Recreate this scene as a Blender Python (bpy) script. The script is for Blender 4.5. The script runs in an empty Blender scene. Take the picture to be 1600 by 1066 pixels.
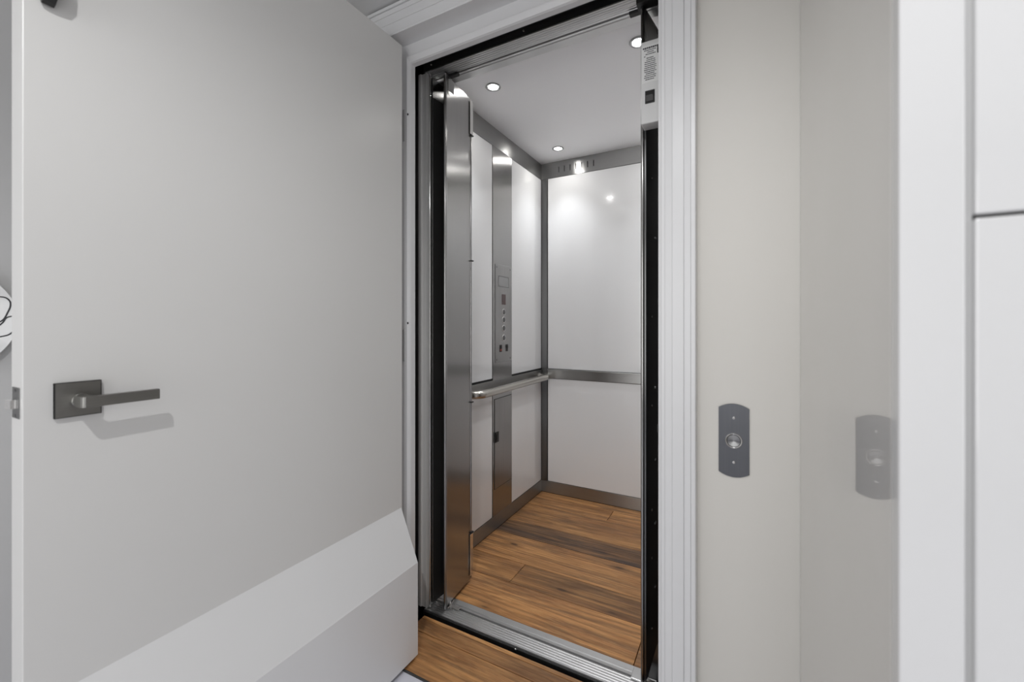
import bpy, bmesh, math, random
from mathutils import Vector, Matrix
random.seed(4)
C = bpy.context.scene.collection
sc = bpy.context.scene
PI = math.pi

# ------------------------------------------------------------------ camera
EYE = 1.25
cd = bpy.data.cameras.new('camera'); cam = bpy.data.objects.new('camera', cd); C.objects.link(cam)
cam.location = (0, 0, EYE)
cam.rotation_euler = (PI/2, 0, math.atan(360/664))
cd.sensor_width = 36; cd.lens = 664/1600*36; cd.shift_y = -27/1600
cd.clip_start = .02; cd.clip_end = 60
cd.dof.use_dof = True; cd.dof.focus_distance = 2.1; cd.dof.aperture_fstop = 3.2
sc.camera = cam

# ------------------------------------------------------------------ world, lamps, exposure
w = bpy.data.worlds.new('world'); sc.world = w; w.use_nodes = True
w.node_tree.nodes['Background'].inputs[0].default_value = (.8, .85, 1, 1)
w.node_tree.nodes['Background'].inputs[1].default_value = .02
sc.view_settings.view_transform = 'Standard'; sc.view_settings.look = 'None'
sc.view_settings.exposure = 0.0; sc.view_settings.gamma = 1.0
sc.view_settings.use_curve_mapping = False
sc.cycles.max_bounces = 10; sc.cycles.diffuse_bounces = 6; sc.cycles.glossy_bounces = 6
sc.cycles.sample_clamp_indirect = 4; sc.cycles.use_denoising = True
sc.cycles.caustics_reflective = False; sc.cycles.caustics_refractive = False

def area_lamp(name, loc, size, energy, rot=(0, 0, 0), col=(1, 1, 1), sy=None, spread=PI):
    l = bpy.data.lights.new(name, 'AREA'); l.energy = energy; l.color = col
    l.shape = 'RECTANGLE'; l.size = size; l.size_y = sy or size; l.spread = spread
    o = bpy.data.objects.new(name, l); o.location = loc; o.rotation_euler = rot; C.objects.link(o); return o
def spot_lamp(name, loc, energy, rad=.03, angle=150, blend=.8, rot=(0, 0, 0), col=(1, 1, 1)):
    l = bpy.data.lights.new(name, 'SPOT'); l.energy = energy; l.color = col
    l.shadow_soft_size = rad; l.spot_size = math.radians(angle); l.spot_blend = blend
    o = bpy.data.objects.new(name, l); o.location = loc; o.rotation_euler = rot; C.objects.link(o); return o

# hall: one ceiling downlight above the camera, plus two unseen area fills added to brighten the hall
spot_lamp('hall_downlight', (-.08, -.42, 2.44), 48, .018, 165, .5)
area_lamp('hall_fill_right', (2.55, -1.1, 1.65), 2.6, 27, (0, PI/2, 0), (1, 1, .99), 1.9)  # added fill from the right that lifts the open door
area_lamp('hall_fill_back', (-.6, -2.95, 1.35), 2.6, 42, (PI/2, 0, 0), (1, 1, .985), 1.9)  # added soft fill behind the camera, no source modelled there
LIGHTS = [(-1.10, 1.83), (-.385, 1.83), (-1.10, 2.684), (-.385, 2.684)]
for lx, ly in LIGHTS:
    spot_lamp('cab_downlight', (lx, ly, 2.43), 17, .03, 92, 1.0, col=(.95, .975, 1))

# ------------------------------------------------------------------ materials
def mat(name, col, rough=.5, metal=0, coat=0, spec=.5, noise=0, nscale=8, bump=0, bscale=300, coat_rough=.03):
    m = bpy.data.materials.new(name); m.use_nodes = True; nt = m.node_tree; b = nt.nodes['Principled BSDF']
    b.inputs['Base Color'].default_value = (*col, 1); b.inputs['Roughness'].default_value = rough
    b.inputs['Metallic'].default_value = metal; b.inputs['Coat Weight'].default_value = coat
    b.inputs['Coat Roughness'].default_value = coat_rough
    b.inputs['Specular IOR Level'].default_value = spec
    tc = nt.nodes.new('ShaderNodeTexCoord')
    if noise:
        n = nt.nodes.new('ShaderNodeTexNoise'); n.inputs['Scale'].default_value = nscale; n.inputs['Detail'].default_value = 4
        nt.links.new(tc.outputs['Object'], n.inputs['Vector'])
        mr = nt.nodes.new('ShaderNodeMapRange'); mr.inputs[3].default_value = 1-noise; mr.inputs[4].default_value = 1+noise
        nt.links.new(n.outputs['Fac'], mr.inputs[0])
        mx = nt.nodes.new('ShaderNodeVectorMath'); mx.operation = 'SCALE'; mx.inputs[0].default_value = col
        nt.links.new(mr.outputs[0], mx.inputs['Scale']); nt.links.new(mx.outputs[0], b.inputs['Base Color'])
    if bump:
        n = nt.nodes.new('ShaderNodeTexNoise'); n.inputs['Scale'].default_value = bscale; n.inputs['Detail'].default_value = 2
        nt.links.new(tc.outputs['Object'], n.inputs['Vector'])
        bp = nt.nodes.new('ShaderNodeBump'); bp.inputs['Strength'].default_value = bump; bp.inputs['Distance'].default_value = .001
        nt.links.new(n.outputs['Fac'], bp.inputs['Height']); nt.links.new(bp.outputs[0], b.inputs['Normal'])
    return m

def steel(name, col, rough, brush=(0, 0, 1), aniso=.9, smudge=.09, radial=False):
    """brushed stainless steel; brush = direction of the brushing lines"""
    m = mat(name, col, rough, 1.0); nt = m.node_tree; b = nt.nodes['Principled BSDF']
    g = nt.nodes.new('ShaderNodeNewGeometry'); cr = nt.nodes.new('ShaderNodeVectorMath')
    tc = nt.nodes['Texture Coordinate']
    if radial:
        cr.operation = 'NORMALIZE'; nt.links.new(tc.outputs['Object'], cr.inputs[0])
    else:
        cr.operation = 'CROSS_PRODUCT'; nt.links.new(g.outputs['Normal'], cr.inputs[0]); cr.inputs[1].default_value = [k if abs(k) > .5 else .06 for k in brush]
    nt.links.new(cr.outputs[0], b.inputs['Tangent']); b.inputs['Anisotropic'].default_value = aniso
    # fine brushing streaks and faint smudges vary the roughness and tone a little
    mp = nt.nodes.new('ShaderNodeMapping'); nt.links.new(tc.outputs['Object'], mp.inputs[0])
    mp.inputs['Scale'].default_value = [3 if abs(k) > .5 else 600 for k in brush] if not radial else (40, 40, 40)
    n = nt.nodes.new('ShaderNodeTexNoise'); n.inputs['Scale'].default_value = 1; n.inputs['Detail'].default_value = 3
    nt.links.new(mp.outputs[0], n.inputs['Vector'])
    n2 = nt.nodes.new('ShaderNodeTexNoise'); n2.inputs['Scale'].default_value = 2.2; n2.inputs['Detail'].default_value = 1
    nt.links.new(tc.outputs['Object'], n2.inputs['Vector'])
    ad = nt.nodes.new('ShaderNodeMath'); ad.operation = 'ADD'
    nt.links.new(n.outputs['Fac'], ad.inputs[0]); nt.links.new(n2.outputs['Fac'], ad.inputs[1])
    mr = nt.nodes.new('ShaderNodeMapRange'); mr.inputs[1].default_value = .6; mr.inputs[2].default_value = 1.4
    mr.inputs[3].default_value = 1-smudge; mr.inputs[4].default_value = 1+smudge
    nt.links.new(ad.outputs[0], mr.inputs[0])
    mx = nt.nodes.new('ShaderNodeVectorMath'); mx.operation = 'SCALE'; mx.inputs[0].default_value = col
    nt.links.new(mr.outputs[0], mx.inputs['Scale']); nt.links.new(mx.outputs[0], b.inputs['Base Color'])
    mr2 = nt.nodes.new('ShaderNodeMapRange'); mr2.inputs[3].default_value = rough*.92; mr2.inputs[4].default_value = rough*1.08
    nt.links.new(n2.outputs['Fac'], mr2.inputs[0]); nt.links.new(mr2.outputs[0], b.inputs['Roughness'])
    return m

def emit(name, col, s):
    m = bpy.data.materials.new(name); m.use_nodes = True; b = m.node_tree.nodes['Principled BSDF']
    b.inputs['Base Color'].default_value = (*col, 1); b.inputs['Emission Color'].default_value = (*col, 1)
    b.inputs['Emission Strength'].default_value = s; return m

def wood_mat(name):
    m = bpy.data.materials.new(name); m.use_nodes = True; nt = m.node_tree; b = nt.nodes['Principled BSDF']
    N = nt.nodes.new; L = nt.links.new
    tc = N('ShaderNodeTexCoord'); at = N('ShaderNodeAttribute'); at.attribute_name = 'plank'      # r = shade, g = weathering, b = offset
    sp = N('ShaderNodeSeparateColor'); L(at.outputs['Color'], sp.inputs[0])
    off = N('ShaderNodeMath'); off.operation = 'MULTIPLY'; off.inputs[1].default_value = 37; L(sp.outputs[2], off.inputs[0])
    cb = N('ShaderNodeCombineXYZ'); L(off.outputs[0], cb.inputs[0]); L(off.outputs[0], cb.inputs[2])
    ad = N('ShaderNodeVectorMath'); L(tc.outputs['Object'], ad.inputs[0]); L(cb.outputs[0], ad.inputs[1])
    def nz(scale, detail, rough=.6, dist=0):
        mp = N('ShaderNodeMapping'); mp.inputs['Scale'].default_value = scale; L(ad.outputs[0], mp.inputs[0])
        n = N('ShaderNodeTexNoise'); n.inputs['Scale'].default_value = 1; n.inputs['Detail'].default_value = detail
        n.inputs['Roughness'].default_value = rough; n.inputs['Distortion'].default_value = dist
        L(mp.outputs[0], n.inputs[0]); return n.outputs['Fac']
    def math_(op, a, bb, clamp=False):
        n = N('ShaderNodeMath'); n.operation = op; n.use_clamp = clamp
        for k, v in enumerate((a, bb)):
            if isinstance(v, (int, float)): n.inputs[k].default_value = v
            else: L(v, n.inputs[k])
        return n.outputs[0]
    def rng(v, a, bb, c, d):
        n = N('ShaderNodeMapRange'); L(v, n.inputs[0])
        for k, x in enumerate((a, bb, c, d)): n.inputs[k+1].default_value = x
        return n.outputs[0]
    def mix(f, a, bb, mode='MIX'):
        n = N('ShaderNodeMix'); n.data_type = 'RGBA'; n.blend_type = mode
        if isinstance(f, (int, float)): n.inputs[0].default_value = f
        else: L(f, n.inputs[0])
        for k, v in ((6, a), (7, bb)):
            if isinstance(v, tuple): n.inputs[k].default_value = (*v, 1)
            else: L(v, n.inputs[k])
        return n.outputs[2]
    coarse = nz((1.2, 6, 6), 4, .6, 1.5)
    grain = nz((2.2, 75, 75), 7, .68, .5)
    fine = nz((18, 420, 400), 3, .7)
    f1 = rng(coarse, .32, .68, 0, 1)
    base = mix(f1, (.27, .105, .034), (.58, .285, .100))
    base = mix(rng(grain, .38, .54, .62, 0), base, (.15, .064, .022))
    base = mix(rng(nz((1.1, 13, 12), 5, .62, 1.6), .38, .50, .72, 0), base, (.15, .070, .032))
    base = mix(rng(fine, .4, .7, 0, .35), base, (.66, .42, .20))
    # cathedral rings
    mp = N('ShaderNodeMapping'); mp.inputs['Scale'].default_value = (1.1, 9, 4); L(ad.outputs[0], mp.inputs[0])
    wv = N('ShaderNodeTexWave'); wv.wave_type = 'RINGS'; wv.inputs['Scale'].default_value = 2.2; wv.inputs['Distortion'].default_value = 7
    wv.inputs['Detail'].default_value = 3; wv.inputs['Detail Scale'].default_value = 1.2; L(mp.outputs[0], wv.inputs[0])
    base = mix(rng(wv.outputs['Fac'], .0, .35, .38, 0), base, (.14, .06, .022))
    # knots
    mk = N('ShaderNodeMapping'); mk.inputs['Scale'].default_value = (3.0, 8.5, 1); L(ad.outputs[0], mk.inputs[0])
    vo = N('ShaderNodeTexVoronoi'); vo.inputs['Scale'].default_value = 1.0; vo.inputs['Randomness'].default_value = 1; L(mk.outputs[0], vo.inputs[0])
    kd = math_('ADD', vo.outputs['Distance'], rng(grain, 0, 1, -.07, .07))
    base = mix(rng(kd, .05, .10, .9, 0), base, (.035, .018, .010))
    base = mix(rng(kd, .10, .26, .45, 0), base, (.12, .055, .022))
    # weathered grey-brown streaks on boards that carry them
    wn = rng(nz((1.4, 14, 10), 5, .65, .8), .38, .58, 0, 1)
    wf = math_('MULTIPLY', math_('ADD', math_('MULTIPLY', wn, .65), .42), sp.outputs[1], True)
    weather = mix(rng(grain, .38, .66, 0, 1), (.020, .013, .011), (.135, .085, .060))
    base = mix(wf, base, weather)
    sh = rng(sp.outputs[0], 0, 1, .55, 1.35)
    sc_ = N('ShaderNodeVectorMath'); sc_.operation = 'SCALE'; L(base, sc_.inputs[0]); L(sh, sc_.inputs['Scale'])
    L(sc_.outputs[0], b.inputs['Base Color'])
    L(rng(grain, .3, .7, .50, .36), b.inputs['Roughness']); b.inputs['Specular IOR Level'].default_value = .4
    bp = N('ShaderNodeBump'); bp.inputs['Strength'].default_value = .25; bp.inputs['Distance'].default_value = .001
    L(grain, bp.inputs['Height']); L(bp.outputs[0], b.inputs['Normal'])
    return m

M = dict(
    door=mat('painted_door', (.66, .655, .64), .33, spec=.42, noise=.012, nscale=2, bump=.06, bscale=180),
    guard=mat('painted_guard', (.72, .72, .72), .4, noise=.01, nscale=3, bump=.05, bscale=200),
    casing=mat('painted_casing', (.68, .68, .685), .32, noise=.012, nscale=6, bump=.03),
    wall=mat('greige_wall_paint', (.63, .612, .575), .55, noise=.012, nscale=2, bump=.12, bscale=220),
    wall_grey=mat('grey_wall_paint', (.62, .62, .62), .55, noise=.012, nscale=2, bump=.12, bscale=220),
    ceil=mat('ceiling_paint', (.62, .62, .62), .7, noise=.01, nscale=2, bump=.1, bscale=160),
    cabceil=mat('cab_ceiling_paint', (.92, .92, .93), .5, noise=.01, nscale=2, bump=.03),
    tile=mat('pale_floor_tile', (.60, .60, .66), .22, noise=.04, nscale=4),
    panel=mat('back_painted_glass', (.80, .80, .805), .12, coat=.6, coat_rough=.02, noise=.01, nscale=3),
    lacquer=mat('white_lacquer', (.61, .61, .61), .25, coat=.7, coat_rough=.06, noise=.008, nscale=3),
    lacquer_side=mat('white_gloss_wall_tint', (.58, .565, .54), .3, coat=1, coat_rough=.012, noise=.01, nscale=3),  # white panel; beige reflected from the wall is mixed into its colour
    groove=mat('shadow_gap', (.035, .035, .035), .7, noise=.05),
    groove_soft=mat('grey_gap_strip', (.42, .42, .42), .6, noise=.03),
    steel=steel('brushed_steel_vertical', (.385, .38, .375), .25),
    steel_h=steel('brushed_steel_horizontal', (.33, .328, .322), .30, (0, 1, 0)),
    steel_x=steel('brushed_steel_crosswise', (.40, .398, .392), .30, (1, 0, 0)),
    steel_dark=steel('dark_brushed_steel', (.17, .17, .17), .32),
    cop=steel('satin_faceplate_steel', (.42, .415, .41), .38, smudge=.2),
    chrome=mat('polished_metal', (.72, .71, .70), .14, 1, noise=.05, nscale=20),
    rail=steel('satin_rail_steel', (.54, .52, .48), .26, (0, 1, 0), .15),
    ring=mat('satin_lamp_ring', (.42, .42, .42), .4, 1, noise=.03),
    alu=mat('ribbed_aluminium', (.62, .62, .62), .34, .9, noise=.08, nscale=12),
    alu_white=mat('grey_post_paint', (.78, .775, .76), .35, 0, noise=.04, nscale=6),
    black=mat('matt_black_metal', (.012, .012, .012), .5, noise=.1, nscale=20),
    blackish=mat('black_panel_back', (.032, .031, .030), .42, spec=.4, noise=.25, nscale=14),
    shaft=mat('unlit_shaft_tone', (.02, .02, .02), .8, noise=.2, nscale=5),  # darkness of the unlit shaft put into the colour
    lever=steel('dark_nickel', (.27, .265, .25), .36, (0, 1, 0), .4),
    plate=steel('slate_faceplate', (.115, .118, .128), .42, (0, 0, 1), .4, .15),
    button=steel('spun_button_steel', (.22, .22, .22), .2, (0, 1, 0), .95, .03, True),
    abs=mat('white_housing_plastic', (.74, .74, .73), .4, noise=.01),
    paper=mat('label_paper', (.82, .82, .81), .5, noise=.01),
    ink=mat('printed_ink', (.05, .05, .055), .6, noise=.05),
    ceramic=mat('glazed_ceramic', (.80, .80, .80), .15, coat=.6, noise=.01),
    red=mat('dark_red_window', (.05, .012, .010), .2, coat=.5, noise=.1),
    screen=mat('grey_display', (.33, .33, .33), .18, .3, noise=.04),
    lens=emit('lit_lens', (1, .985, .95), 220),
    wood=wood_mat('rustic_oak_planks'),
)

# ------------------------------------------------------------------ helpers
def box(bm, x0, x1, y0, y1, z0, z1, bev=0, seg=2, M4=None):
    r = bmesh.ops.create_cube(bm, size=1)
    vs = r['verts']
    for v in vs:
        v.co = Vector((x0+(v.co.x+.5)*(x1-x0), y0+(v.co.y+.5)*(y1-y0), z0+(v.co.z+.5)*(z1-z0)))
    if bev:
        es = list({e for v in vs for e in v.link_edges})
        rb = bmesh.ops.bevel(bm, geom=es, offset=bev, segments=seg, affect='EDGES', profile=.5)
        vs = list({v for f in rb['faces'] for v in f.verts} | {v for v in vs if v.is_valid})
    if M4 is not None: bmesh.ops.transform(bm, matrix=M4, verts=vs)
    return vs
def cyl(bm, c, r, h, axis='Z', seg=32, r2=None, bev=0):
    rot = {'Z': Matrix(), 'X': Matrix.Rotation(PI/2, 4, 'Y'), 'Y': Matrix.Rotation(-PI/2, 4, 'X')}[axis]
    bmesh.ops.create_cone(bm, cap_ends=True, segments=seg, radius1=r, radius2=r if r2 is None else r2, depth=h,
                          matrix=Matrix.Translation(c) @ rot)
def prism(bm, pts, axis, a0, a1):
    """closed outline pts (2-D) extruded along an axis; X: (y,z), Y: (x,z), Z: (x,y)"""
    def P(p, a): return {'X': (a, p[0], p[1]), 'Y': (p[0], a, p[1]), 'Z': (p[0], p[1], a)}[axis]
    A = [bm.verts.new(P(p, a0)) for p in pts]; B = [bm.verts.new(P(p, a1)) for p in pts]
    n = len(pts); bm.faces.new(A); bm.faces.new(B[::-1])
    for i in range(n): bm.faces.new((A[i], A[(i+1) % n], B[(i+1) % n], B[i]))
    bmesh.ops.recalc_face_normals(bm, faces=bm.faces[:])
def tube(bm, pts, r, seg=16, cap=True):
    pts = [Vector(p) for p in pts]; rings = []; up = None
    for i, p in enumerate(pts):
        t = (pts[min(i+1, len(pts)-1)]-pts[max(i-1, 0)]).normalized()
        if up is None: up = Vector((0, 0, 1)) if abs(t.z) < .9 else Vector((1, 0, 0))
        s_ = t.cross(up).normalized(); up = s_.cross(t).normalized()
        rings.append([bm.verts.new(p+(s_*math.cos(a)+up*math.sin(a))*r) for a in [2*PI*k/seg for k in range(seg)]])
    for a, b_ in zip(rings, rings[1:]):
        for k in range(seg): bm.faces.new((a[k], a[(k+1) % seg], b_[(k+1) % seg], b_[k]))
    if cap: bm.faces.new(rings[0][::-1]); bm.faces.new(rings[-1])
    bmesh.ops.recalc_face_normals(bm, faces=bm.faces[:])
def lathe(bm, prof, c, axis='Z', seg=48):
    rings = []
    for r, h in prof:
        ring = []
        for k in range(seg):
            a = 2*PI*k/seg; x, y = r*math.cos(a), r*math.sin(a)
            p = {'Z': (x, y, h), 'Y': (x, h, y), 'X': (h, x, y)}[axis]
            ring.append(bm.verts.new(Vector(c)+Vector(p)))
        rings.append(ring)
    for a, b_ in zip(rings, rings[1:]):
        for k in range(seg): bm.faces.new((a[k], a[(k+1) % seg], b_[(k+1) % seg], b_[k]))
    if prof[0][0] > 1e-5: bm.faces.new(rings[0][::-1])
    if prof[-1][0] > 1e-5: bm.faces.new(rings[-1])
    bmesh.ops.remove_doubles(bm, verts=bm.verts[:], dist=1e-6)
    bmesh.ops.recalc_face_normals(bm, faces=bm.faces[:])

def obj(name, fn, m, parent=None, smooth=False, origin=None, **props):
    """fn(bm) draws in world coordinates; one mesh object comes out, parented without moving"""
    bm = bmesh.new(); fn(bm)
    if origin is None:
        xs = [v.co for v in bm.verts]
        lo = [min(v[k] for v in xs) for k in range(3)]; hi = [max(v[k] for v in xs) for k in range(3)]
        origin = Vector(((lo[0]+hi[0])/2, (lo[1]+hi[1])/2, (lo[2]+hi[2])/2 if parent else lo[2]))
    origin = Vector(origin)
    bmesh.ops.translate(bm, vec=-origin, verts=bm.verts[:])
    me = bpy.data.meshes.new(name); bm.to_mesh(me); bm.free()
    me.materials.append(m)
    if smooth:
        for p in me.polygons: p.use_smooth = True
        me.set_sharp_from_angle(angle=math.radians(35))
    o = bpy.data.objects.new(name, me); C.objects.link(o)
    o.location = origin - (wpos[parent.name] if parent else Vector())
    if parent: o.parent = parent
    wpos[o.name] = origin
    for k, v in props.items(): o[k] = v
    return o
wpos = {}
def thing(name, label, cat, loc, group=None, kind=None):
    o = bpy.data.objects.new(name, None); C.objects.link(o); o.location = loc; wpos[o.name] = Vector(loc)
    o.empty_display_size = .05
    o['label'] = label
    if cat: o['category'] = cat
    if group: o['group'] = group
    if kind: o['kind'] = kind
    return o
def struct(name, fn, m, **k): return obj(name, fn, m, kind='structure', **k)
def B(*a, **k): return lambda bm: box(bm, *a, **k)

# ------------------------------------------------------------------ key planes
XD = -1.1493                       # face of the open hall door
YW = 1.235                         # elevator wall of the hall
XL, XR, YB = -1.3195, -.170, 2.8951   # cab walls
HC, CC = 2.475, 2.44               # hall and cab ceilings
JL, JR, JT = -1.153, -.215, 2.279  # inner faces of the door stop
XK, YK = .1225, .497               # tall cabinet side and front

# ------------------------------------------------------------------ hall shell
struct('floor', B(-2.2, 2.6, -3, 1.168, -.08, -.004), M['tile'])
struct('ceiling', B(-2.2, 2.6, -3, 1.30, HC, HC+.1), M['ceil'])
def hall_wall(bm):
    box(bm, -2.2, -1.24, YW, 1.36, -.08, HC)
    box(bm, -.165, 2.6, YW, 1.36, -.08, HC)
    box(bm, -1.24, -.165, YW, 1.36, 2.36, HC)
struct('wall_front', hall_wall, M['wall'])
struct('wall_left', B(-2.3, -2.2, -3, 1.36, -.08, HC), M['wall_grey'])
struct('wall_right', B(2.6, 2.7, -3, 1.36, -.08, HC), M['wall_grey'])
struct('wall_back', B(-2.3, 2.7, -3.1, -3, -.08, HC), M['wall_grey'])

# ------------------------------------------------------------------ planks
def planks(rows, x0, x1, z, bm, thick=.012, gap=.0026):
    """rows: (y0, y1, [joint xs], [(shade, weather)...]) ; every board carries its own shade in a colour attribute"""
    lay = bm.loops.layers.float_color.new('plank')
    for y0, y1, joints, looks in rows:
        xs = [x0]+joints+[x1]
        for i in range(len(xs)-1):
            fs0 = set(bm.faces)
            box(bm, xs[i]+gap/2, xs[i+1]-gap/2, y0+gap/2, y1-gap/2, z-thick, z, bev=.0012, seg=1)
            sh, we = looks[i]
            col = (sh, we, random.random(), 1)
            for f in bm.faces:
                if f not in fs0:
                    for l in f.loops: l[lay] = col
def cab_rows(bm):
    planks([
        (1.575, 1.800, [-.35], [(.82, .0), (.7, .1)]),
        (1.800, 1.972, [-.991], [(.62, .15), (.42, .28)]),
        (1.972, 2.220, [], [(.70, .10)]),
        (2.220, 2.390, [], [(.52, .92)]),
        (2.390, 2.662, [-.25], [(.50, .22), (.6, 0)]),
        (2.662, 2.816, [-.7557], [(.58, .12), (.66, .05)]),
        (2.816, 2.893, [], [(.64, .05)]),
    ], XL, XR, 0, bm)
struct('floor_elevator', cab_rows, M['wood'], origin=(0, 0, 0))
def hall_rows(bm):
    planks([(1.168, 1.340, [-.62], [(.62, .1), (.6, .05)]), (1.340, 1.405, [-.4], [(.55, .15), (.6, .1)]),
            (1.405, 1.424, [], [(.85, .0)])], -1.2, -.18, 0, bm)
obj('wooden_threshold', hall_rows, M['wood'], origin=(-.7, 1.3, 0), label='brown plank threshold strip on the floor between pale tile and ribbed metal sill', category='threshold')
struct('trim_1', B(-1.2, -.18, 1.160, 1.168, -.03, -.001, bev=.001), M['groove'], label='dark edge strip in front of the plank threshold')

# ------------------------------------------------------------------ shaft walls (near-black stands in for the unlit void in the gap round the cab)
def shaft(bm):
    box(bm, -1.52, -1.50, 1.36, 3.1, -.3, 2.75); box(bm, .02, .04, 1.36, 3.1, -.3, 2.75)
    box(bm, -1.52, .04, 3.1, 3.12, -.3, 2.75); box(bm, -1.52, .04, 1.36, 3.12, 2.75, 2.77); box(bm, -1.52, .04, 1.36, 3.12, -.32, -.3)
    box(bm, -1.52, .04, 1.36, 1.38, HC, 2.77); box(bm, -1.52, .04, 1.36, 1.38, -.32, -.08)
struct('wall_shaft', shaft, M['shaft'])

# ------------------------------------------------------------------ cab shell
struct('wall_elevator_left', B(XL-.03, XL-.006, 1.50, YB+.03, -.03, CC+.04), M['groove'])
struct('wall_elevator_right', B(XR+.006, XR+.03, 1.50, YB+.03, -.03, CC+.04), M['groove'])
struct('wall_elevator_back', B(XL-.006, XR+.006, YB+.006, YB+.03, -.03, CC+.04), M['groove'])
def front_return(bm):
    box(bm, XL-.006, -1.262, 1.50, 1.515, 0, CC); box(bm, -.228, XR+.006, 1.50, 1.515, 0, CC)
struct('wall_elevator_front', front_return, M['steel'])
def cab_ceiling(bm):
    box(bm, XL-.006, XR+.006, 1.50, YB+.006, CC, CC+.03)
struct('ceiling_elevator', cab_ceiling, M['cabceil'])
struct('floor_elevator_base', B(XL-.006, XR+.006, 1.575, YB+.006, -.05, -.0125), M['groove'])

VZ, KZ, RZ0, RZ1 = 2.325, .084, .848, .917
# upper valance, kick plates, rail bands
struct('trim_2', B(XL-.005, XL, 1.515, YB, VZ, CC-.001, bev=.0008), M['steel_h'], label='brushed steel band under the ceiling along the left wall')
def valance_back(bm):
    y0, y1 = YB, YB+.005
    s0, st, n, sw = -1.181, .0438, 7, .0075
    box(bm, XL, s0-sw/2, y0, y1, VZ, CC-.001)
    for k in range(n):
        a = s0+k*st
        box(bm, a-sw/2, a+sw/2, y0, y1, VZ, 2.357); box(bm, a-sw/2, a+sw/2, y0, y1, 2.401, CC-.001)
        b_ = s0+(k+1)*st-sw/2 if k < n-1 else XR
        box(bm, a+sw/2, b_, y0, y1, VZ, CC-.001)
struct('trim_3', valance_back, M['steel_x'], label='brushed steel band with seven vent slots above the back panel')
struct('trim_4', B(XR, XR+.005, 1.515, YB, VZ, CC-.001), M['steel_h'])
struct('baseboard_left', B(XL-.005, XL+.002, 1.515, YB, .002, KZ, bev=.0008), M['steel_h'])
struct('baseboard_back', B(XL, XR, YB-.002, YB+.005, .002, KZ, bev=.0008), M['steel_x'])
struct('baseboard_right', B(XR-.002, XR+.005, 1.515, YB, .002, KZ), M['steel_h'])
def band_back(bm):
    box(bm, -1.268, XR, YB-.007, YB+.005, RZ0, RZ1, bev=.0015)
    box(bm, -1.268, XR, YB-.010, YB-.007, RZ1-.008, RZ1-.002, bev=.001)
struct('trim_5', band_back, M['steel_x'], label='brushed steel band between the upper and lower back panels')
struct('trim_6', B(-1.3165, -1.272, YB-.004, YB+.005, KZ, VZ, bev=.001), M['steel_dark'], label='dark steel corner strip left of the back panels')
struct('trim_7', B(XR-.004, XR+.005, 1.515, YB, RZ0, RZ1), M['steel_h'])

def panel(name, x0, x1, y0, y1, z0, z1, label):
    return obj(name, B(x0, x1, y0, y1, z0, z1, bev=.0012), M['panel'], label=label, category='wall panel', group=None) 
PNL = [
    ((XL-.005, XL, 1.520, 2.1845, RZ1+.003, VZ-.003), 'upper glossy white wall panel nearest the entrance, left of the control column'),
    ((XL-.005, XL, 1.520, 2.1845, KZ+.003, RZ0-.003), 'lower glossy white wall panel nearest the entrance, left of the small steel cabinet door'),
    ((XL-.005, XL, 2.4305, YB-.006, RZ1+.003, VZ-.003), 'upper glossy white wall panel between the control column and the back corner'),
    ((XL-.005, XL, 2.4305, YB-.006, KZ+.003, RZ0-.003), 'lower glossy white wall panel between the steel column and the back corner, under the handrail'),
    ((-1.2665, XR-.003, YB, YB+.005, RZ1+.003, VZ-.003), 'large upper glossy white panel on the back wall below the vent slots'),
    ((-1.2665, XR-.003, YB, YB+.005, KZ+.003, RZ0-.003), 'lower glossy white panel on the back wall above the floor'),
    ((XR, XR+.005, 1.520, YB-.006, RZ1+.003, VZ-.003), 'upper glossy white panel on the right elevator wall hidden behind the right gate'),
    ((XR, XR+.005, 1.520, YB-.006, KZ+.003, RZ0-.003), 'lower glossy white panel on the right elevator wall hidden behind the right gate'),
]
for a, lab in PNL:
    o = obj('wall_panel', B(*a, bev=.0012), M['panel'], label=lab, category='wall panel', group='glossy white elevator wall panels')

# ------------------------------------------------------------------ control column
cc = thing('control_column', 'tall brushed steel control column with buttons and small door in left elevator wall', 'control panel', (XL, 2.31, KZ))
obj('column_plate', B(XL-.005, XL+.0025, 2.1885, 2.4265, KZ+.001, VZ-.001, bev=.001), M['steel'], cc)
fx = XL+.0025
face = obj('faceplate', B(fx, fx+.003, 2.215, 2.412, 1.012, 1.615, bev=.001), M['cop'], cc)
px_ = fx+.003
def frame_rect(bm):
    y0, y1, z0, z1, t = 2.2485, 2.378, 1.478, 1.545, .003
    for a in ((y0, y1, z0, z0+t), (y0, y1, z1-t, z1), (y0, y0+t, z0, z1), (y1-t, y1, z0, z1)):
        box(bm, px_, px_+.0012, *a)
obj('display_frame', frame_rect, M['steel_dark'], face)
obj('display', B(px_, px_+.0006, 2.2515, 2.375, 1.481, 1.542), M['screen'], face)
obj('floor_indicator', B(px_, px_+.002, 2.290, 2.338, 1.369, 1.434, bev=.0008), M['red'], face, label='dark red floor indicator window')
for z in (1.3222, 1.2741, 1.2219, 1.1617):
    bt = obj('floor_button', lambda bm: lathe(bm, [(.021, 0), (.021, .002), (.0195, .0032), (.0168, .0032), (.0168, .001), (0.0, .001)], (px_, 2.313, z), 'X'), M['chrome'], face, True)
    obj('button_cap', lambda bm: lathe(bm, [(.0158, .0005), (.0158, .0038), (.0145, .0048), (0.0, .0042)], (px_, 2.313, z), 'X'), M['steel_dark'], face, True)
for y, z in ((2.2759, 1.0975), (2.3528, 1.0975)):
    obj('rocker_switch', lambda bm: (box(bm, px_, px_+.002, y-.014, y+.014, z-.022, z+.022, bev=.001), box(bm, px_, px_+.006, y-.010, y+.010, z-.002, z+.018, bev=.002)), M['black'], face)
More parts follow.
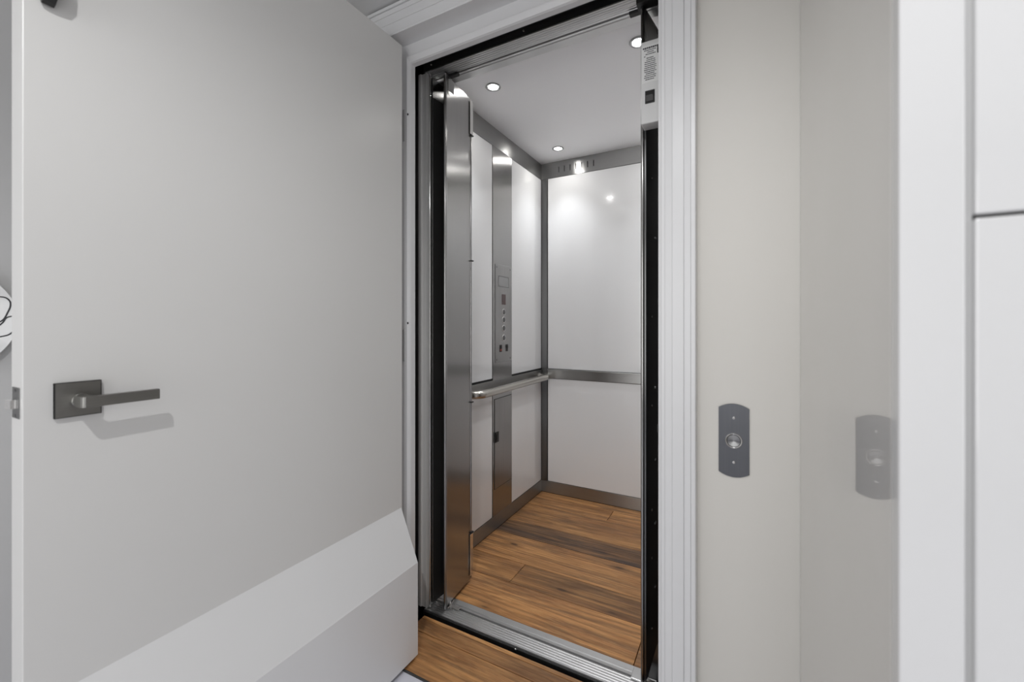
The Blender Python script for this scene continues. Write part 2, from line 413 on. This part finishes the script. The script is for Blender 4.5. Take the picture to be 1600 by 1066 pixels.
obj('switch_light', B(px_, px_+.0035, 2.268, 2.284, 1.082, 1.094, bev=.0005), mat('red_lens', (.35, .05, .03), .3, noise=.05), face, label='small red square on the rocker switch')
for y in (2.229, 2.398):
    for z in (1.030, 1.596):
        obj('screw', lambda bm: lathe(bm, [(.0042, 0), (.0040, .0014), (.0025, .002), (.0008, .0012), (0, .0012)], (px_, y, z), 'X', 16), M['steel_dark'], face, True)
dr = obj('service_door', B(fx+.0005, fx+.0035, 2.2065, 2.414, .250, .790, bev=.001), M['cop'], cc)
def door_gap(bm):
    y0, y1, z0, z1, t = 2.2025, 2.418, .246, .794, .004
    for a in ((y0, y1, z0, z0+t), (y0, y1, z1-t, z1), (y0, y0+t, z0, z1), (y1-t, y1, z0, z1)):
        box(bm, fx-.001, fx+.0008, *a)
obj('door_seam', door_gap, M['groove'], cc)
obj('latch', lambda bm: (box(bm, fx+.003, fx+.009, 2.205, 2.246, .530, .592, bev=.0015), box(bm, fx+.009, fx+.014, 2.212, 2.226, .540, .582, bev=.0015)), M['black'], dr, label='black finger latch')

# ------------------------------------------------------------------ handrail
hr = thing('handrail', 'satin steel tubular handrail along the left elevator wall', 'handrail', (XL, 2.4, RZ0))
obj('rail_backplate', B(XL, XL+.010, 1.53, YB-.012, RZ0, RZ1-.008, bev=.0015), M['steel_h'], hr, label='flat steel backing bar')
rx, rz, R_ = XL+.066, .861, .055
y0, y1 = 1.93, 2.868
pts = [(XL+.009, y0, rz)]+[(rx-R_+R_*math.sin(a), y0+R_-R_*math.cos(a), rz) for a in [PI/2*k/8 for k in range(9)]]
pts += [(rx, y0+R_+(y1-y0-2*R_)*k/10, rz) for k in range(1, 10)]
pts += [(rx-R_+R_*math.cos(a), y1-R_+R_*math.sin(a), rz) for a in [PI/2*k/8 for k in range(9)]]+[(XL+.009, y1, rz)]
obj('rail', lambda bm: tube(bm, pts, .0225, 24), M['rail'], hr, True)
for y in (2.065, 2.655):
    obj('bracket', B(XL+.009, rx-.012, y-.02, y+.02, rz+.002, rz+.010, bev=.0015), M['rail'], hr)

# ------------------------------------------------------------------ recessed ceiling lights
LL = ['round recessed light in the elevator ceiling above the left gate', 'round recessed light in the elevator ceiling beside the white control box',
      'round recessed light in the elevator ceiling near the back left corner', 'round recessed light in the elevator ceiling hidden behind the right gate']
for (lx, ly), lab in zip(LIGHTS, LL):
    t = thing('ceiling_light', lab, 'ceiling light', (lx, ly, CC), 'recessed elevator ceiling lights')
    obj('trim_ring', lambda bm: lathe(bm, [(.037, 0), (.0385, -.003), (.036, -.0055), (.0275, -.005), (.0235, -.0005)], (lx, ly, CC), 'Z'), M['ring'], t, True)
    obj('lens', lambda bm: lathe(bm, [(.0232, -.001), (.016, -.003), (0, -.0035)], (lx, ly, CC), 'Z'), M['lens'], t, True)

# ------------------------------------------------------------------ sill and header (ribbed extrusions)
def ribs(y0, ribn, pitch, chan, y1, z, s):
    """outline (y,z): ribbed tread, channel, smooth nose; s=+1 up, -1 down"""
    p = [(y0, z-s*.03), (y0, z)]
    y = y0+.006
    for k in range(ribn):
        p += [(y, z), (y+.0012, z-s*.0022), (y+pitch*.45, z-s*.0022), (y+pitch*.45+.0012, z)]; y += pitch
    p += [(chan[0], z), (chan[0], z-s*.014), (chan[1], z-s*.014), (chan[1], z), (chan[1]+.010, z-s*.001), (chan[1]+.011, z-s*.003), (chan[1]+.016, z-s*.003), (chan[1]+.017, z), (y1, z), (y1, z-s*.03)]
    return p
sl = thing('door_sill', 'ribbed aluminium sill across the elevator entrance floor', 'sill', (-.745, 1.5, 0))
obj('tread', lambda bm: prism(bm, ribs(1.455, 5, .0119, (1.519, 1.530), 1.5745, .001, 1), 'X', -1.226, -.264), M['alu'], sl)
obj('apron', B(-1.226, -.264, 1.447, 1.4545, -.20, -.004), M['black'], sl)
obj('end_cap', B(-.345, -.300, 1.509, 1.560, .0015, .010, bev=.002), M['alu'], sl)
obj('screw', lambda bm: lathe(bm, [(.006, 0), (.005, -.003), (0, -.004)], (-.77, 1.447, -.008), 'Y', 20), M['chrome'], sl, True)
hd = thing('door_header', 'ribbed aluminium track across the top of the elevator entrance', 'header track', (-.745, 1.5, 2.352))
obj('track', lambda bm: prism(bm, ribs(1.455, 5, .0119, (1.519, 1.530), 1.585, 2.352, -1), 'X', -1.226, -.20), M['alu'], hd)
obj('channel_shade', B(-1.20, -.21, 1.5192, 1.5298, 2.3535, 2.362), M['steel_dark'], hd)  # dark strip added so the channel recess looks shaded
def hface(bm):
    box(bm, -1.226, -.20, 1.448, 1.4545, 2.350, 2.425, bev=.0008); box(bm, -1.226, -.20, 1.440, 1.449, 2.381, 2.387)
obj('fascia', hface, M['black'], hd)
obj('track_rear', B(-1.226, -.20, 1.56, 1.585, 2.383, CC-.001), M['alu'], hd)
for x in (-1.183, -.735, -.33):
    obj('screw', lambda bm: lathe(bm, [(.0045, 0), (.0035, -.002), (0, -.0025)], (x, 1.448, 2.370), 'Y', 16), M['chrome'], hd, True)

# entrance posts
def post(bm):
    prism(bm, [(-1.262, 1.52), (-1.262, 1.458), (-1.247, 1.455), (-1.245, 1.462), (-1.222, 1.462), (-1.220, 1.456), (-1.216, 1.456), (-1.216, 1.52)], 'Z', .002, 2.351)
pp = thing('entrance_post', 'grey aluminium post left of the elevator entrance behind the open door', 'post', (-1.24, 1.49, 0))
obj('post_body', post, M['alu_white'], pp)
obj('edge_rod', lambda bm: tube(bm, [(-1.2105, 1.474, .004), (-1.2105, 1.474, 2.35)], .0048, 16), M['chrome'], pp, True, label='shiny vertical rod on the post edge')
p2 = thing('entrance_post', 'black post behind the right door casing beside the folded right gate', 'post', (-.22, 1.49, 0))
obj('post_body', B(-.222, -.190, 1.476, 1.500, .002, 2.349, bev=.002), M['blackish'], p2)

# ------------------------------------------------------------------ folding gates
def slab(p, q, t, z0, z1, bev=.0015):
    """vertical slab whose near face runs p->q, thickness t to the left of p->q"""
    p, q = Vector((*p, 0)), Vector((*q, 0)); d = (q-p).normalized(); n = Vector((-d.y, d.x, 0))
    L_ = (q-p).length
    m = Matrix.Translation(p) @ Matrix(((d.x, n.x, 0, 0), (d.y, n.y, 0, 0), (0, 0, 1, 0), (0, 0, 0, 1)))
    return lambda bm: (box(bm, 0, L_, 0, t, z0, z1, bev=bev, M4=m), bmesh.ops.recalc_face_normals(bm, faces=bm.faces[:]))
Z0, Z1 = .016, 2.338
g = thing('folding_gate', 'left folded stainless steel elevator gate with bright brushed inner face', 'elevator gate', (-1.17, 1.5, 0))
lead, apex = (-1.1348, 1.4952), (-1.1564, 1.7109)
p1 = obj('gate_panel', slab(lead, apex, .011, Z0, Z1), M['steel'], g)
obj('panel_backing', slab((-1.1462, 1.498), (-1.1676, 1.708), .0015, Z0+.002, Z1-.002, 0), M['blackish'], p1)
obj('lead_edge', lambda bm: tube(bm, [(-1.1415, 1.4925, .006), (-1.1415, 1.4925, 2.344)], .0062, 16), M['steel'], g, True)
pb = obj('gate_panel', slab((-1.2035, 1.484), (-1.1885, 1.712), .010, Z0, Z1), M['steel'], g)
obj('panel_backing', slab((-1.2018, 1.486), (-1.1868, 1.711), .0016, Z0+.002, 2.25, 0), M['blackish'], pb, label='matt black inner face')
obj('apex_hinge', lambda bm: [tube(bm, [(-1.158, 1.7165, a), (-1.158, 1.7165, b_)], .005, 12) for a, b_ in ((.02, .238), (.243, .868), (.873, 1.552), (1.557, 2.158), (2.163, 2.33))], M['steel'], g, True)
def hinge_cap(z0, z1):
    return lambda bm: box(bm, -1.153, -1.1495, 1.700, 1.724, z0, z1, bev=.0008)
for a in ((.035, .235), (2.165, 2.325)):
    obj('hinge_cap', hinge_cap(*a), M['chrome'], g)
for z in (.2405, .8705, 1.5545, 2.1605):
    obj('hinge_pin', B(-1.160, -1.147, 1.708, 1.726, z-.003, z+.003, bev=.001), M['black'], g)
obj('guide_shoe', lambda bm: (box(bm, -1.131, -1.086, 1.512, 1.534, .0025, .0055, bev=.001), box(bm, -1.13, -1.123, 1.506, 1.512, .004, .032, bev=.001), box(bm, -1.134, -1.105, 1.500, 1.504, .004, .007, bev=.0005)), M['chrome'], g, label='chrome guide at the foot of the gate')
obj('guide_strut', lambda bm: tube(bm, [(-1.131, 1.500, .008), (-1.119, 1.508, .022), (-1.112, 1.516, .040)], .0022, 8), M['chrome'], g, True)
obj('top_guide', lambda bm: (box(bm, -1.146, -1.095, 1.514, 1.536, 2.340, 2.3515, bev=.002), box(bm, -1.146, -1.136, 1.490, 1.530, 2.338, 2.350, bev=.002)), M['black'], g, label='black slider under the header track')
obj('corner_bracket', lambda bm: (box(bm, -1.200, -1.150, 1.52, 1.60, 2.330, 2.3335), box(bm, -1.1337, -1.1315, 1.505, 1.545, 2.272, 2.325)), M['steel_h'], g)

g2 = thing('folding_gate', 'right folded elevator gate seen edge on with black inner face', 'elevator gate', (-.27, 1.5, 0))
leadR, apexR = (-.2960, 1.4970), (-.2640, 1.7120)
p3 = obj('gate_panel', slab(leadR, apexR, .010, Z0, Z1), M['steel'], g2)
obj('panel_backing', slab((-.2938, 1.4985), (-.2622, 1.710), .0015, Z0+.002, Z1-.002, 0), M['blackish'], p3, label='matt black inner face')
obj('lead_edge', lambda bm: tube(bm, [(-.3005, 1.4925, .006), (-.3005, 1.4925, 2.344)], .0060, 16), M['steel'], g2, True)
obj('edge_strip', B(-.2945, -.2885, 1.492, 1.4985, Z0, 2.20, bev=.001), M['steel_dark'], g2)
p4 = obj('gate_panel', slab((-.228, 1.527), (-.242, 1.712), -.010, Z0, Z1), M['steel'], g2)
obj('apex_hinge', lambda bm: tube(bm, [(-.252, 1.718, .02), (-.252, 1.718, 2.33)], .006, 12), M['steel_dark'], g2, True)
for z in (1.765, 1.275, .59, .17, .42, .96):
    obj('rivet', lambda bm: lathe(bm, [(.0045, 0), (.0035, .0025), (0, .003)], (-.2832+.0006, 1.56, z), 'X', 14), M['chrome'], g2, True)
for z in (1.56, 1.02, .76, .30, .53):
    obj('panel_clip', B(-.2790, -.2745, 1.592, 1.606, z-.004, z+.004, bev=.001), M['steel_dark'], g2)
obj('foot_plate', lambda bm: prism(bm, [(-.291, .012), (-.240, .012), (-.240, .17), (-.262, .13)], 'Y', 1.535, 1.538), M['steel_dark'], g2)
obj('top_guide', lambda bm: (box(bm, -.352, -.300, 1.514, 1.536, 2.340, 2.3515, bev=.002), box(bm, -.318, -.228, 1.470, 1.512, 2.336, 2.351, bev=.002)), M['black'], g2, label='black slider under the header track')
obj('top_bracket', lambda bm: prism(bm, [(-.286, 2.32), (-.286, 2.17), (-.235, 2.17), (-.235, 2.18)], 'Y', 1.50, 1.503), M['steel_h'], g2)

# ------------------------------------------------------------------ white control box on the right post
cb = thing('control_box', 'white door control box with printed label and black switch at upper right of entrance', 'control box', (-.27, 1.45, 1.897))
bx0, bx1, by0, by1, bz0, bz1 = -.2915, -.225, 1.418, 1.472, 1.899, 2.166
obj('housing', B(bx0, bx1, by0, by1, bz0, bz1, bev=.004, seg=3), M['abs'], cb, True)
lbl = obj('label', B(bx0+.004, -.227-.004, by0-.0006, by0, 2.030, 2.150), M['paper'], cb, label='white printed instruction label')
obj('heading', lambda bm: [box(bm, -.2845+.0062*k, -.2845+.0062*k+.0050, by0-.0010, by0-.0005, 2.1395-.001*(k % 2), 2.1448) for k in range(8)], M['ink'], lbl)
rnd = random.Random(7)
lines = [(.0, 1.0), (.26, .78), (.12, .95), (.0, .1), (.2, .8), (.2, .9), (.06, .95), (.04, .92), (.05, 1), (.03, 1), (.0, .95), (.03, 1), (.15, .85), (.04, .98), (.0, .95), (.1, .85)]
def text_lines(bm):
    for i, (a, b_) in enumerate(lines):
        z = 2.1345-i*.0063; x = -.2805+.038*a; xe = -.2805+.038*b_
        while x < xe-.001:
            wd = min(rnd.uniform(.0022, .0065), xe-x)
            box(bm, x, x+wd, by0-.0010, by0-.0005, z-.0015, z+.0013); x += wd+.0011
obj('printed_lines', text_lines, M['ink'], lbl, kind='stuff')
sw = obj('switch', lambda bm: box(bm, -.2775, -.2475, by0-.002, by0, 1.962, 2.004, bev=.001), M['black'], cb)
obj('switch_rocker', lambda bm: prism(bm, [(by0-.002, 1.968), (by0-.002, 1.999), (by0-.0045, 1.999), (by0-.010, 1.985), (by0-.004, 1.968)], 'X', -.2735, -.2515), M['blackish'], sw)
obj('side_screw', lambda bm: lathe(bm, [(.0035, 0), (.003, -.003), (0, -.004)], (bx0, 1.44, 2.028), 'X', 14), M['black'], cb, True)

# ------------------------------------------------------------------ hall door frame: mitred profile sweep round the opening
def sweep(bm, prof):
    """prof: closed list of (oL, oT, oR, y): offsets outwards from the left, top and right inner stop edges"""
    cols = []
    for oL, oT, oR, y in prof:
        cols.append([(JL-oL, y, -.004), (JL-oL, y, JT+oT), (JR+oR, y, JT+oT), (JR+oR, y, -.004)])
    V = [[bm.verts.new(p) for p in c] for c in cols]; n = len(V)
    for i in range(n):
        j = (i+1) % n
        for k in range(3): bm.faces.new((V[i][k], V[j][k], V[j][k+1], V[i][k+1]))
    bm.faces.new([v[0] for v in V]); bm.faces.new([v[3] for v in V][::-1])
    bmesh.ops.recalc_face_normals(bm, faces=bm.faces[:])
fr = thing('door_2', 'pale moulded door frame around the elevator entrance', None, (-.68, 1.25, 0), kind='structure')
# jamb with stop: deep back edge, stop underside, bead, stop face, rebate soffit, front edge under casing
jamb = [(.0, .0, .0, 1.312), (.0, .0, .0, 1.290), (.0015, .003, .002, 1.2835), (.007, .017, .008, 1.276), (.009, .020, .010, 1.2735), (.0105, .024, .011, 1.2745), (.0115, .026, .0115, 1.279),
        (.030, .071, .0135, 1.279), (.050, .071, .0145, 1.276), (.050, .071, .0145, 1.206), (.060, .081, .030, 1.206), (.060, .081, .030, 1.335), (.02, .02, .015, 1.335), (.02, .02, .015, 1.312)]
obj('jamb', lambda bm: sweep(bm, jamb), M['casing'], fr)
def cas(f, y):  # f 0..1 across the casing width
    return (.052+.10*f, .072+.118*f, .015+.0935*f, y)
casing = [cas(0, 1.2345), cas(0, 1.208), cas(.03, 1.204), cas(.06, 1.204), cas(.085, 1.2085), cas(.36, 1.2065), cas(.368, 1.2082), cas(.385, 1.2082), cas(.39, 1.2060), cas(.67, 1.2060), cas(.675, 1.2110), cas(.695, 1.2110),
          cas(.70, 1.2080), cas(.855, 1.2070), cas(.86, 1.2105), cas(.875, 1.2105), cas(.88, 1.2035), cas(.975, 1.2035), cas(1, 1.207), cas(1, 1.2345)]
obj('casing', lambda bm: sweep(bm, casing), M['casing'], fr)
for z in (2.10, 1.227):
    obj('hinge', B(-1.187, -1.177, 1.276, 1.2795, z-.126, z, bev=.001), M['groove_soft'], fr)
for z in (2.075, 1.2525, ):
    obj('stop_screw', lambda bm: lathe(bm, [(.0042, 0), (.004, -.0018), (.0016, -.0022), (0, -.0012)], (JL-.006, 1.2765, z), 'Y', 16), M['groove'], fr, True)
for x, z in ((-.2135, .95), (-.214, 2.045)):
    obj('strike_mark', B(x-.002, x+.001, 1.2755, 1.2795, z-.012, z+.010), M['groove'], fr)

# ------------------------------------------------------------------ open hall door
T = .062; DY0, DY1 = .2546, 1.234
dd = thing('door_1', 'wide pale grey hall door standing open at left, dark lever handle', None, (XD-T/2, DY1, 0), kind='structure')
slab_ = obj('door_leaf', B(XD-T, XD, DY0, DY1, .014, 2.319, bev=.0015), M['door'], dd)
def wedge(bm):
    prism(bm, [(XD, .545), (-1.0690, .3606), (-1.0672, .3575), (-1.0672, .013), (XD, .013)], 'Y', .275, 1.2295)
obj('space_guard', wedge, M['guard'], dd, label='white wedge shaped guard along the foot of the door')
hp = obj('handle_plate', B(XD, XD+.008, .2937, .3604, 1.0695, 1.1365, bev=.0012), M['lever'], dd)
obj('plate_bevel', lambda bm: [box(bm, XD, XD+.0086, *a) for a in ((.2937, .2945, 1.0695, 1.1365), (.3596, .3604, 1.0695, 1.1365), (.2937, .3604, 1.0695, 1.0703), (.2937, .3604, 1.1357, 1.1365))], M['black'], hp)
def lever(bm):
    cyl(bm, (XD+.014, .327, 1.101), .0135, .014, 'X', 32)
    # neck rises out of the rose and bends into a flat bar
    pr = [(XD+.018, .3165), (XD+.052, .3165), (XD+.0575, .3185), (XD+.0590, .322), (XD+.0590, .4386), (XD+.0485, .4386), (XD+.0485, .338), (XD+.0455, .3345), (XD+.018, .3345)]
    prism(bm, pr, 'Z', 1.0905, 1.1115)
    bmesh.ops.bevel(bm, geom=[e for e in bm.edges if e.calc_face_angle(0) > .6], offset=.0008, segments=1, affect='EDGES')
obj('lever', lever, M['lever'], dd, label='dark nickel lever')
lp = obj('latch_plate', B(-1.2015, -1.163, DY0-.0015, DY0+.002, 1.075, 1.132, bev=.0006), M['steel_dark'], dd)
obj('latch_bolt', lambda bm: prism(bm, [(-1.193, DY0-.001), (-1.193, DY0-.009), (-1.188, DY0-.0135), (-1.172, DY0-.010), (-1.172, DY0-.001)], 'Z', 1.094, 1.110), M['chrome'], dd)
obj('latch_screw', lambda bm: [lathe(bm, [(.003, 0), (.0025, -.0016), (0, -.001)], (-1.182, DY0-.0012, z), 'Y', 12) for z in (1.080, 1.127)], M['steel_dark'], dd)
def hook(bm):
    box(bm, XD, XD+.006, .272, .312, 1.885, 1.95, bev=.0015)
    prism(bm, [(XD+.0005, 1.935), (XD+.0005, 1.856), (XD+.008, 1.845), (XD+.018, 1.848), (XD+.038, 1.862), (XD+.048, 1.880), (XD+.050, 1.905), (XD+.042, 1.935)], 'Y', .276, .293)
obj('door_hook', hook, M['black'], dd, label='black metal fitting high on the door near its free edge')

# ------------------------------------------------------------------ hall call button
bt = thing('call_button', 'slate grey curved wall plate with round steel button right of the casing', 'call button', (-.0195, YW, .855))
hw, ch, mh, cx, cz = .0352, .0835, .0945, -.0195, .9495
out = []
for k in range(17):
    u = -1+2*k/16; out.append((cx+u*hw, cz+mh-(mh-ch)*u*u))
for k in range(17):
    u = 1-2*k/16; out.append((cx+u*hw, cz-mh+(mh-ch)*u*u))
bp = obj('face_plate', lambda bm: (prism(bm, out, 'Y', YW-.003, YW)), M['plate'], bt)
obj('button_ring', lambda bm: lathe(bm, [(.0195, 0), (.0195, -.003), (.0180, -.0042), (.0165, -.0035), (.0162, 0)], (cx, YW-.003, cz), 'Y', 64), M['chrome'], bt, True)
obj('button_cap', lambda bm: lathe(bm, [(.0158, 0), (.0158, -.0028), (.0148, -.0038), (.004, -.0030), (.0, -.0024)], (cx, YW-.003, cz), 'Y', 64), M['button'], bt, True, origin=(cx, YW-.003, cz))
for dz in (.058, -.056):
    obj('screw', lambda bm: lathe(bm, [(.0038, 0), (.0034, -.0014), (.002, -.002), (.0009, -.0012), (0, -.0012)], (cx, YW-.003, cz+dz), 'Y', 20), M['chrome'], bt, True)

# ------------------------------------------------------------------ tall glossy cabinet at right
tc_ = thing('tall_cabinet', 'tall glossy white cabinet at the right edge with a thin gap between two doors', 'cabinet', (.7, .9, 0))
obj('side_panel', B(XK, XK+.02, YK+.0225, YW-.002, -.004, 2.46), M['lacquer_side'], tc_, label='glossy white side panel with the wall reflection tinted in')
obj('end_post', B(XK, .1655, YK, YK+.022, -.004, 2.46, bev=.0015), M['lacquer'], tc_)
obj('carcass', B(XK+.02, 1.2, YK+.022, YW-.002, .08, 2.46), M['groove_soft'], tc_)
obj('gap_strip', B(.1655, .1712, YK+.006, YK+.022, -.004, 2.46), M['groove_soft'], tc_)
d1 = obj('cabinet_door', B(.1712, .78, YK, YK+.021, .08, 1.3385, bev=.0018), M['lacquer'], tc_)
d2 = obj('cabinet_door', B(.1712, .78, YK, YK+.021, 1.3415, 2.44, bev=.0018), M['lacquer'], tc_)
obj('door_gap', B(.172, 1.2, YK+.012, YK+.0215, 1.336, 1.344), M['groove'], tc_)
obj('cabinet_door', B(.784, 1.2, YK, YK+.021, .08, 2.44, bev=.0018), M['lacquer'], tc_)

# ------------------------------------------------------------------ round decorated plate on the left wall
PX, PR = -2.2, .177
pc = (PX, .294, 1.265)
pl = thing('wall_plate', 'round white ceramic plate with black line drawing hung on the wall behind the door', 'plate', (PX, pc[1], pc[2]-PR))
pprof = [(0, .014), (.065, .014), (.12, .019), (.165, .034), (.175, .037)]
pd = obj('plate_dish', lambda bm: lathe(bm, [(0, .002), (.06, .002), (.07, .006), (.12, .011), (.170, .030), (.177, .034)]+pprof[::-1], pc, 'X', 96), M['ceramic'], pl, True)
def strokes(bm):
    def P(u, v):
        rr = math.hypot(u, v)
        for (a, ha), (b_, hb) in zip(pprof, pprof[1:]):
            if rr <= b_: x = ha+(hb-ha)*(rr-a)/(b_-a); break
        else: x = .037
        return (PX+x+.0004, pc[1]+u, pc[2]+v)
    def spline(q, n=8):
        q = [q[0]]+list(q)+[q[-1]]; o = []
        for i in range(1, len(q)-2):
            for k in range(n):
                t = k/n; o.append(P(*[.5*(2*q[i][c]+(q[i+1][c]-q[i-1][c])*t+(2*q[i-1][c]-5*q[i][c]+4*q[i+1][c]-q[i+2][c])*t*t+(3*q[i][c]-q[i-1][c]-3*q[i+1][c]+q[i+2][c])*t**3) for c in (0, 1)]))
        return o+[P(*q[-1])]
    for q in ([(.07, .03), (.11, .068), (.142, .074), (.1565, .062), (.1585, .044), (.153, .022), (.143, -.003), (.12, -.02)],
              [(.09, -.05), (.125, -.03), (.142, -.013), (.151, .005), (.168, .012)],
              [(.03, -.09), (.09, -.07), (.142, -.057), (.157, -.050), (.168, -.036)],
              [(-.14, .0), (-.10, .10), (-.02, .12), (.03, .05)], [(-.14, -.04), (-.05, -.12), (.02, -.11), (.05, -.02)],
              [(-.09, .05), (-.03, .0), (-.04, -.05), (-.09, -.08)]):
        tube(bm, spline(q), .0021, 8)
obj('plate_drawing', strokes, M['ink'], pd, True)
